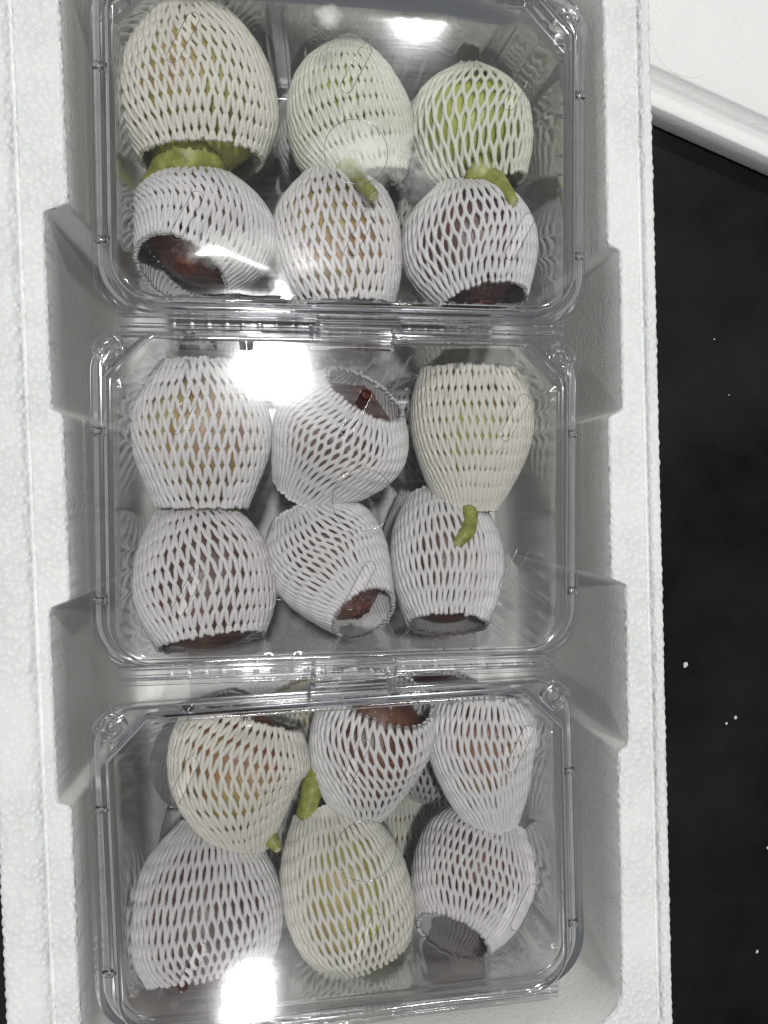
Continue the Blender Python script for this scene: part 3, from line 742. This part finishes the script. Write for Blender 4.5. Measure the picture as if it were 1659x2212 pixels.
def pack(idx, cxp, cyp, rot, label, film_lid, film_base):
    """one hinged clear pack; local frame: x across, y up the photo, z = 0 at the rim"""
    c0 = P(cxp, cyp, 0)
    e = bpy.data.objects.new('clear_pack', None); COL.objects.link(e); e.location = c0; e.rotation_euler = (0, 0, rot)
    tag(e, label, 'plastic pack', 'clear hinged fig packs standing in the foam box')
    HW, HH = 0.0957, 0.0640
    FY = HH - .0058
    # ---- base: rim, rail channel, ribbed walls, floor
    prof = [(0.0000, -.0012, .016), (0.0001, -.0002, .016), (.0018, .0000, .016), (.0022, -.0010, .015), (.0026, -.0034, .015), (.0034, -.0040, .0145), (.0056, -.0040, .014), (.0062, -.0034, .0135), (.0066, -.0006, .0135), (.0072, .0000, .013), (.0086, .0000, .013),
            (.0092, -.0006, .0125), (.0100, -.0060, .0125), (.0112, -.0120, .013), (.0132, -.0220, .013), (.0152, -.0320, .013), (.0172, -.0420, .013), (.0190, -.0500, .013), (.0198, -.0530, .013), (.0214, -.0545, .013), (.0235, -.0548, .013), (.0250, -.0540, .012), (.0300, -.0540, .010)]
    rings = []
    for (ins, z, cr) in prof:
        top = 'c' if .0066 <= ins < .023 else 'r'
        cs = .0165 if top == 'c' else cr
        yi = min(ins, .0100) * .42 + max(0, ins - .0100) * 1.05
        x0, x1, y0, y1 = -HW + ins, HW - ins, -HH + yi, HH - yi
        pts = ring2d(x0, x1, y0, y1, [('r', cr), (top, cs), (top, cs), ('r', cr)])
        out = []
        n = len(pts)
        for i, p_ in enumerate(pts):
            k_ = 0
            if .0105 < ins < .0205:
                # ribs near the corners, running down the wall
                ax_ = abs(p_.x) / HW; ay_ = abs(p_.y) / HH
                near = (abs(p_.x) > HW * .42 and ay_ > .60) or (abs(p_.y) > HH * .30 and ax_ > .6)
                if near and i % 7 in (0,):
                    k_ = .0011
                elif near and i % 7 in (1, 6):
                    k_ = .0004
                if ay_ > .6 and abs(p_.x) < HW * .42 and i % 6 == 0: k_ = .0006
            d_ = Vector((p_.x / HW, p_.y / HH)).normalized()
            out.append((p_.x - d_.x * k_, p_.y - d_.y * k_, z))
        rings.append(out)
    A = np.array(rings); nr, npt = A.shape[:2]
    base = mesh_np('pack_base', A.reshape(-1, 3), grid_faces(nr, npt, False, True), film_base, e)
    r0 = A[-1]; V = [tuple(p) for p in r0] + [(0, 0, -.054)]
    fl = mesh_py('pack_floor', V, [(i, (i + 1) % npt, npt) for i in range(npt)], film_base, base, smooth=False)
    # ---- lid: low dome with a flat top pierced by six slots
    lprof = [(-.0015, .0012, .0175), (.0000, .0014, .017), (.0016, .0015, .016), (.0030, .0018, .015), (.0038, .0028, .0145), (.0044, .0046, .014), (.0054, .0050, .0135), (.0062, .0046, .013), (.0072, .0048, .013), (.0078, .0060, .0125), (.0086, .0105, .012), (.0094, .0116, .0118), (.0112, .0119, .011), (.0120, .0112, .011), (.0132, .0108, .011)]
    rings = []
    for (ins, z, cr) in lprof:
        top = 'c' if ins >= .0072 else 'r'
        cs = .0150 if top == 'c' else cr
        # the outer skirt follows the rounded rim, the dome has clipped upper corners
        yi = ins * .42 if ins > 0 else ins
        pts = ring2d(-HW + ins, HW - ins, -HH + yi, HH - yi, [('r', cr + .004), (top, cs), (top, cs), ('r', cr + .004)])
        rings.append([(p_.x, p_.y, z + .0003 * math.sin(p_.x * 90 + idx) * (ins > .008)) for p_ in pts])
    A = np.array(rings); nr, npt = A.shape[:2]
    lid = mesh_np('pack_lid', A.reshape(-1, 3), grid_faces(nr, npt, False, True), film_lid, e)
    # flat top by constrained triangulation
    outer = [Vector((p[0], p[1])) for p in A[-1]]
    inv = Matrix.Rotation(-rot, 4, 'Z')
    slots = []
    for (px, py) in SLOTS[idx]:
        q = inv @ (P(px, py, .0108) - c0)
        slots.append((q.x, q.y))
    SR, SL, SA = .0022, .0078, R(62)
    def slot_pts(cx_, cy_, r=SR, n=10):
        dv = Vector((math.cos(SA), math.sin(SA))); nv = Vector((-dv.y, dv.x)); c_ = Vector((cx_, cy_)); out = []
        for i in range(n + 1):
            a = -math.pi / 2 + math.pi * i / n; out.append(c_ + dv * (SL + r * math.cos(a)) + nv * (r * math.sin(a)))
        for i in range(n + 1):
            a = math.pi / 2 + math.pi * i / n; out.append(c_ + dv * (-SL + r * math.cos(a)) + nv * (r * math.sin(a)))
        return out
    vs = []; es = []
    def addloop(lp):
        b0 = len(vs); vs.extend(lp)
        for i in range(len(lp)): es.append((b0 + i, b0 + (i + 1) % len(lp)))
    addloop(outer)
    loops = [slot_pts(*s) for s in slots if abs(s[0]) < HW - .02 and abs(s[1]) < FY - .009]
    for lp in loops: addloop(lp)
    def in_slot(p, m=0.0):
        dv = Vector((math.cos(SA), math.sin(SA)))
        for s in slots:
            q = p - Vector(s); t = max(-SL, min(SL, q.dot(dv)))
            if (q - dv * t).length < SR + m: return True
        return False
    lim = (HW - .0145, FY - .001)
    for gx in np.arange(-lim[0], lim[0], .0028):
        for gy in np.arange(-lim[1], lim[1], .0028):
            p = Vector((gx + rng.normal(0, .0003), gy + rng.normal(0, .0003)))
            if in_slot(p, .0008): continue
            if p.y > 0 and abs(p.x) / 1 + p.y > lim[0] + lim[1] - .014: continue
            if p.y < 0 and abs(p.x) + abs(p.y) > lim[0] + lim[1] - .006: continue
            vs.append(p)
    ov, oe, of, _, _, _ = geometry.delaunay_2d_cdt(vs, es, [], 0, 1e-6)
    faces = []
    minx = max(abs(p.x) for p in outer)
    for f in of:
        c_ = sum((ov[i] for i in f), Vector((0, 0))) / len(f)
        if in_slot(c_): continue
        if not geometry.intersect_point_tri_2d(c_, c_, c_, c_) and False: continue
        faces.append(f)
    def film_z(p):
        fx = HW - .0135 - abs(p.x); fy = FY - abs(p.y)
        edge = min(1, max(0, min(fx, fy) / .012)); edge = edge * edge * (3 - 2 * edge)
        amp, lift, bulge = WARP[idx]
        z = .0108 + edge * (amp * noise.noise(Vector((p.x * 22 + idx * 5, p.y * 22, 0))) + lift)
        if bulge:
            yy = p.y / (FY)
            ew = min(1, max(0, fx / .045)) * min(1, max(0, fy / .012)); ew = ew * ew * (3 - 2 * ew)
            z += bulge * ew * (1 - yy * yy if yy < 0 else 1)
            qh = inv @ (P(385, 545, .0108) - c0)
            z += .0022 * edge * math.exp(-((p.x - qh.x) ** 2 + (p.y - qh.y) ** 2) / .018 ** 2)
            # a crease running down to the right across the lower left of the sheet
            q0 = inv @ (P(430, 490, .0108) - c0); q1 = inv @ (P(640, 640, .0108) - c0)
            u_ = Vector((q1.x - q0.x, q1.y - q0.y)); ll = u_.length; u_ /= ll
            r_ = p - Vector((q0.x, q0.y)); al = max(0, min(ll, r_.dot(u_))); dd = (r_ - u_ * al).length
            z += .00038 * math.exp(-(dd / .006) ** 2)
        return z
    V = []
    for p in ov:
        V.append((p.x, p.y, film_z(p)))
    top = mesh_py('lid_top', V, faces, film_lid, lid)
    for lp in loops:
        m_ = [Vector((p.x, p.y, .0109)) for p in lp + [lp[0]]]
        m_ = [Vector((p.x, p.y, film_z(p.to_2d()))) for p in m_]
        V, Fc = tube(m_, [.00016] * len(m_), 5, False)
        mesh_py('slot_edge', V, Fc, RIMF, top)
    # embossed ring
    q = inv @ (P(*RINGS[idx], .0108) - c0)
    V, Fc = tube([Vector((q.x + .0118 * math.cos(a), q.y + .0118 * math.sin(a), film_z(Vector((q.x + .0118 * math.cos(a), q.y + .0118 * math.sin(a)))))) for a in np.linspace(0, 2 * math.pi, 72)], [.00015] * 72, 6, False)
    mesh_py('embossed_ring', V, Fc, RIMF, top)
    # ---- snap buttons in the upper corners
    for sx in (-1, 1):
        V = []; n = 28
        pr = [(.0062, .0016), (.0058, .0034), (.0048, .0046), (.0044, .0040), (.0036, .0026), (.0028, .0030), (.0016, .0042), (.0004, .0044)]
        for (r, z) in pr:
            for j in range(n):
                a = 2 * math.pi * j / n; w = 1 + (.07 * math.cos(a * 4) if r > .003 else 0)
                V.append((sx * (HW - .0088) + r * w * math.cos(a), HH - .0080 + r * w * math.sin(a), z + .0008))
        mesh_np('snap_button', V, grid_faces(len(pr), n, False, True), film_lid, lid)
    # ---- notched rail joints on left and right
    for sx in (-1, 1):
        for yy in (HH * .40, -HH * .58):
            V = []; Fc = []
            bm = bmesh.new(); bmesh.ops.create_cube(bm, size=1)
            for v in bm.verts: v.co = Vector((v.co.x * .0044 + sx * (HW - .0045), v.co.y * .0034 + yy, v.co.z * .0012 + .0050))
            bmesh.ops.bevel(bm, geom=bm.edges[:], offset=.0005, segments=2, affect='EDGES')
            me = bpy.data.meshes.new('rail_notch'); bm.to_mesh(me); bm.free(); me.materials.append(film_lid)
            for p_ in me.polygons: p_.use_smooth = True
            o = bpy.data.objects.new('rail_notch', me); COL.objects.link(o); o.parent = lid
    # ---- corrugated hinge along the lower edge
    nx = 240; V = []
    ys = np.linspace(0, 1, 27)
    for i in range(nx):
        x = -HW * .90 + (HW * 1.80) * i / (nx - 1)
        tick = .0004 if (i % 9 == 0 and i > 20) else 0
        mid_ = 1 if -.012 < x < .020 else 0
        for t in ys:
            z = .0012 + .0016 * max(0, math.sin(t * math.pi * 5)) - .003 * t * t + tick * (t > .35) * (t < .6) + .0014 * mid_ * (.3 < t < .75)
            V.append((x, -HH + .0012 - t * .0085 - .0006 * mid_, z))
    mesh_np('hinge', V, grid_faces(nx, 27), HINGEF, e)
    # ---- latch tab along the upper edge
    V = []; nx = 90
    for i in range(nx):
        x = -.0130 + .033 * i / (nx - 1); s_ = min(1, min(i, nx - 1 - i) / 4)
        for t in np.linspace(0, 1, 15):
            z = .0018 + s_ * (.0042 * (math.sin(min(1, t * 1.0) * math.pi) ** .35) - .0016 * max(0, math.sin(t * math.pi * 3 + 2)))
            V.append((x, HH + .0030 - t * .0095, z))
    mesh_np('latch_tab', V, grid_faces(nx, 15), film_lid, lid)
    V = []
    for i in range(14):
        for t in np.linspace(0, 1, 9):
            V.append((-.0600 + .0045 * i / 13, HH - .001 - t * .0042, .0050 + .0012 * math.sin(t * math.pi) * math.sin(i / 13 * math.pi)))
    mesh_np('latch_slot', V, grid_faces(14, 9), DARKF, lid)
    return e

SLOTS = [[(396, 85), (768, 155), (1118, 190), (405, 470), (776, 508), (1122, 512)],
         [(400, 885), (770, 890), (1112, 902), (405, 1280), (778, 1265), (1110, 1228)],
         [(395, 1690), (768, 1648), (1122, 1618), (415, 2090), (795, 2025), (1133, 1960)]]
RINGS = [(768, 333), (785, 1080), (790, 1838)]
WARP = [(.00012, .0000, .0022), (.00014, .0, 0), (.00010, .0, 0)]
RIMF = film_material('film_cut_edge', 0.10, 0.06, None, 0.1, 0.80)
DARKF = film_material('film_folded', 0.15, 0.05, None, 0.3, 0.35)
LF1 = film_material('lid_film', 0.055, 0.018, tint=0.985, patch=[(0.006, -0.004, 0.024, 0.013, 0.45), (-0.040, -0.041, 0.024, 0.009, 0.35), (0.028, -0.012, 0.012, 0.016, 0.22), (-0.008, 0.044, 0.006, 0.005, 0.5)], wav=0.03)  # lower left patch paints white haze round the glare streak, the others are mist
LF2 = film_material('lid_film', 0.055, 0.018, None, 0.03, 0.985)
HINGEF = film_material('hinge_film', 0.09, 0.035, None, 0.3, 0.93, 1.4)
BF = film_material('base_film', 0.12, 0.008, None, 0.02, 0.88, 0.45)
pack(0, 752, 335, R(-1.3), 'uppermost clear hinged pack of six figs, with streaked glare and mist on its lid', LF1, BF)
pack(1, 742, 1078, R(-1.4), 'middle clear hinged pack of six figs, white glare near its latch', LF2, BF)
pack(2, 746, 1832, R(0.3), 'lowest clear hinged pack of six figs, a round glare spot near its bottom edge', LF2, BF)
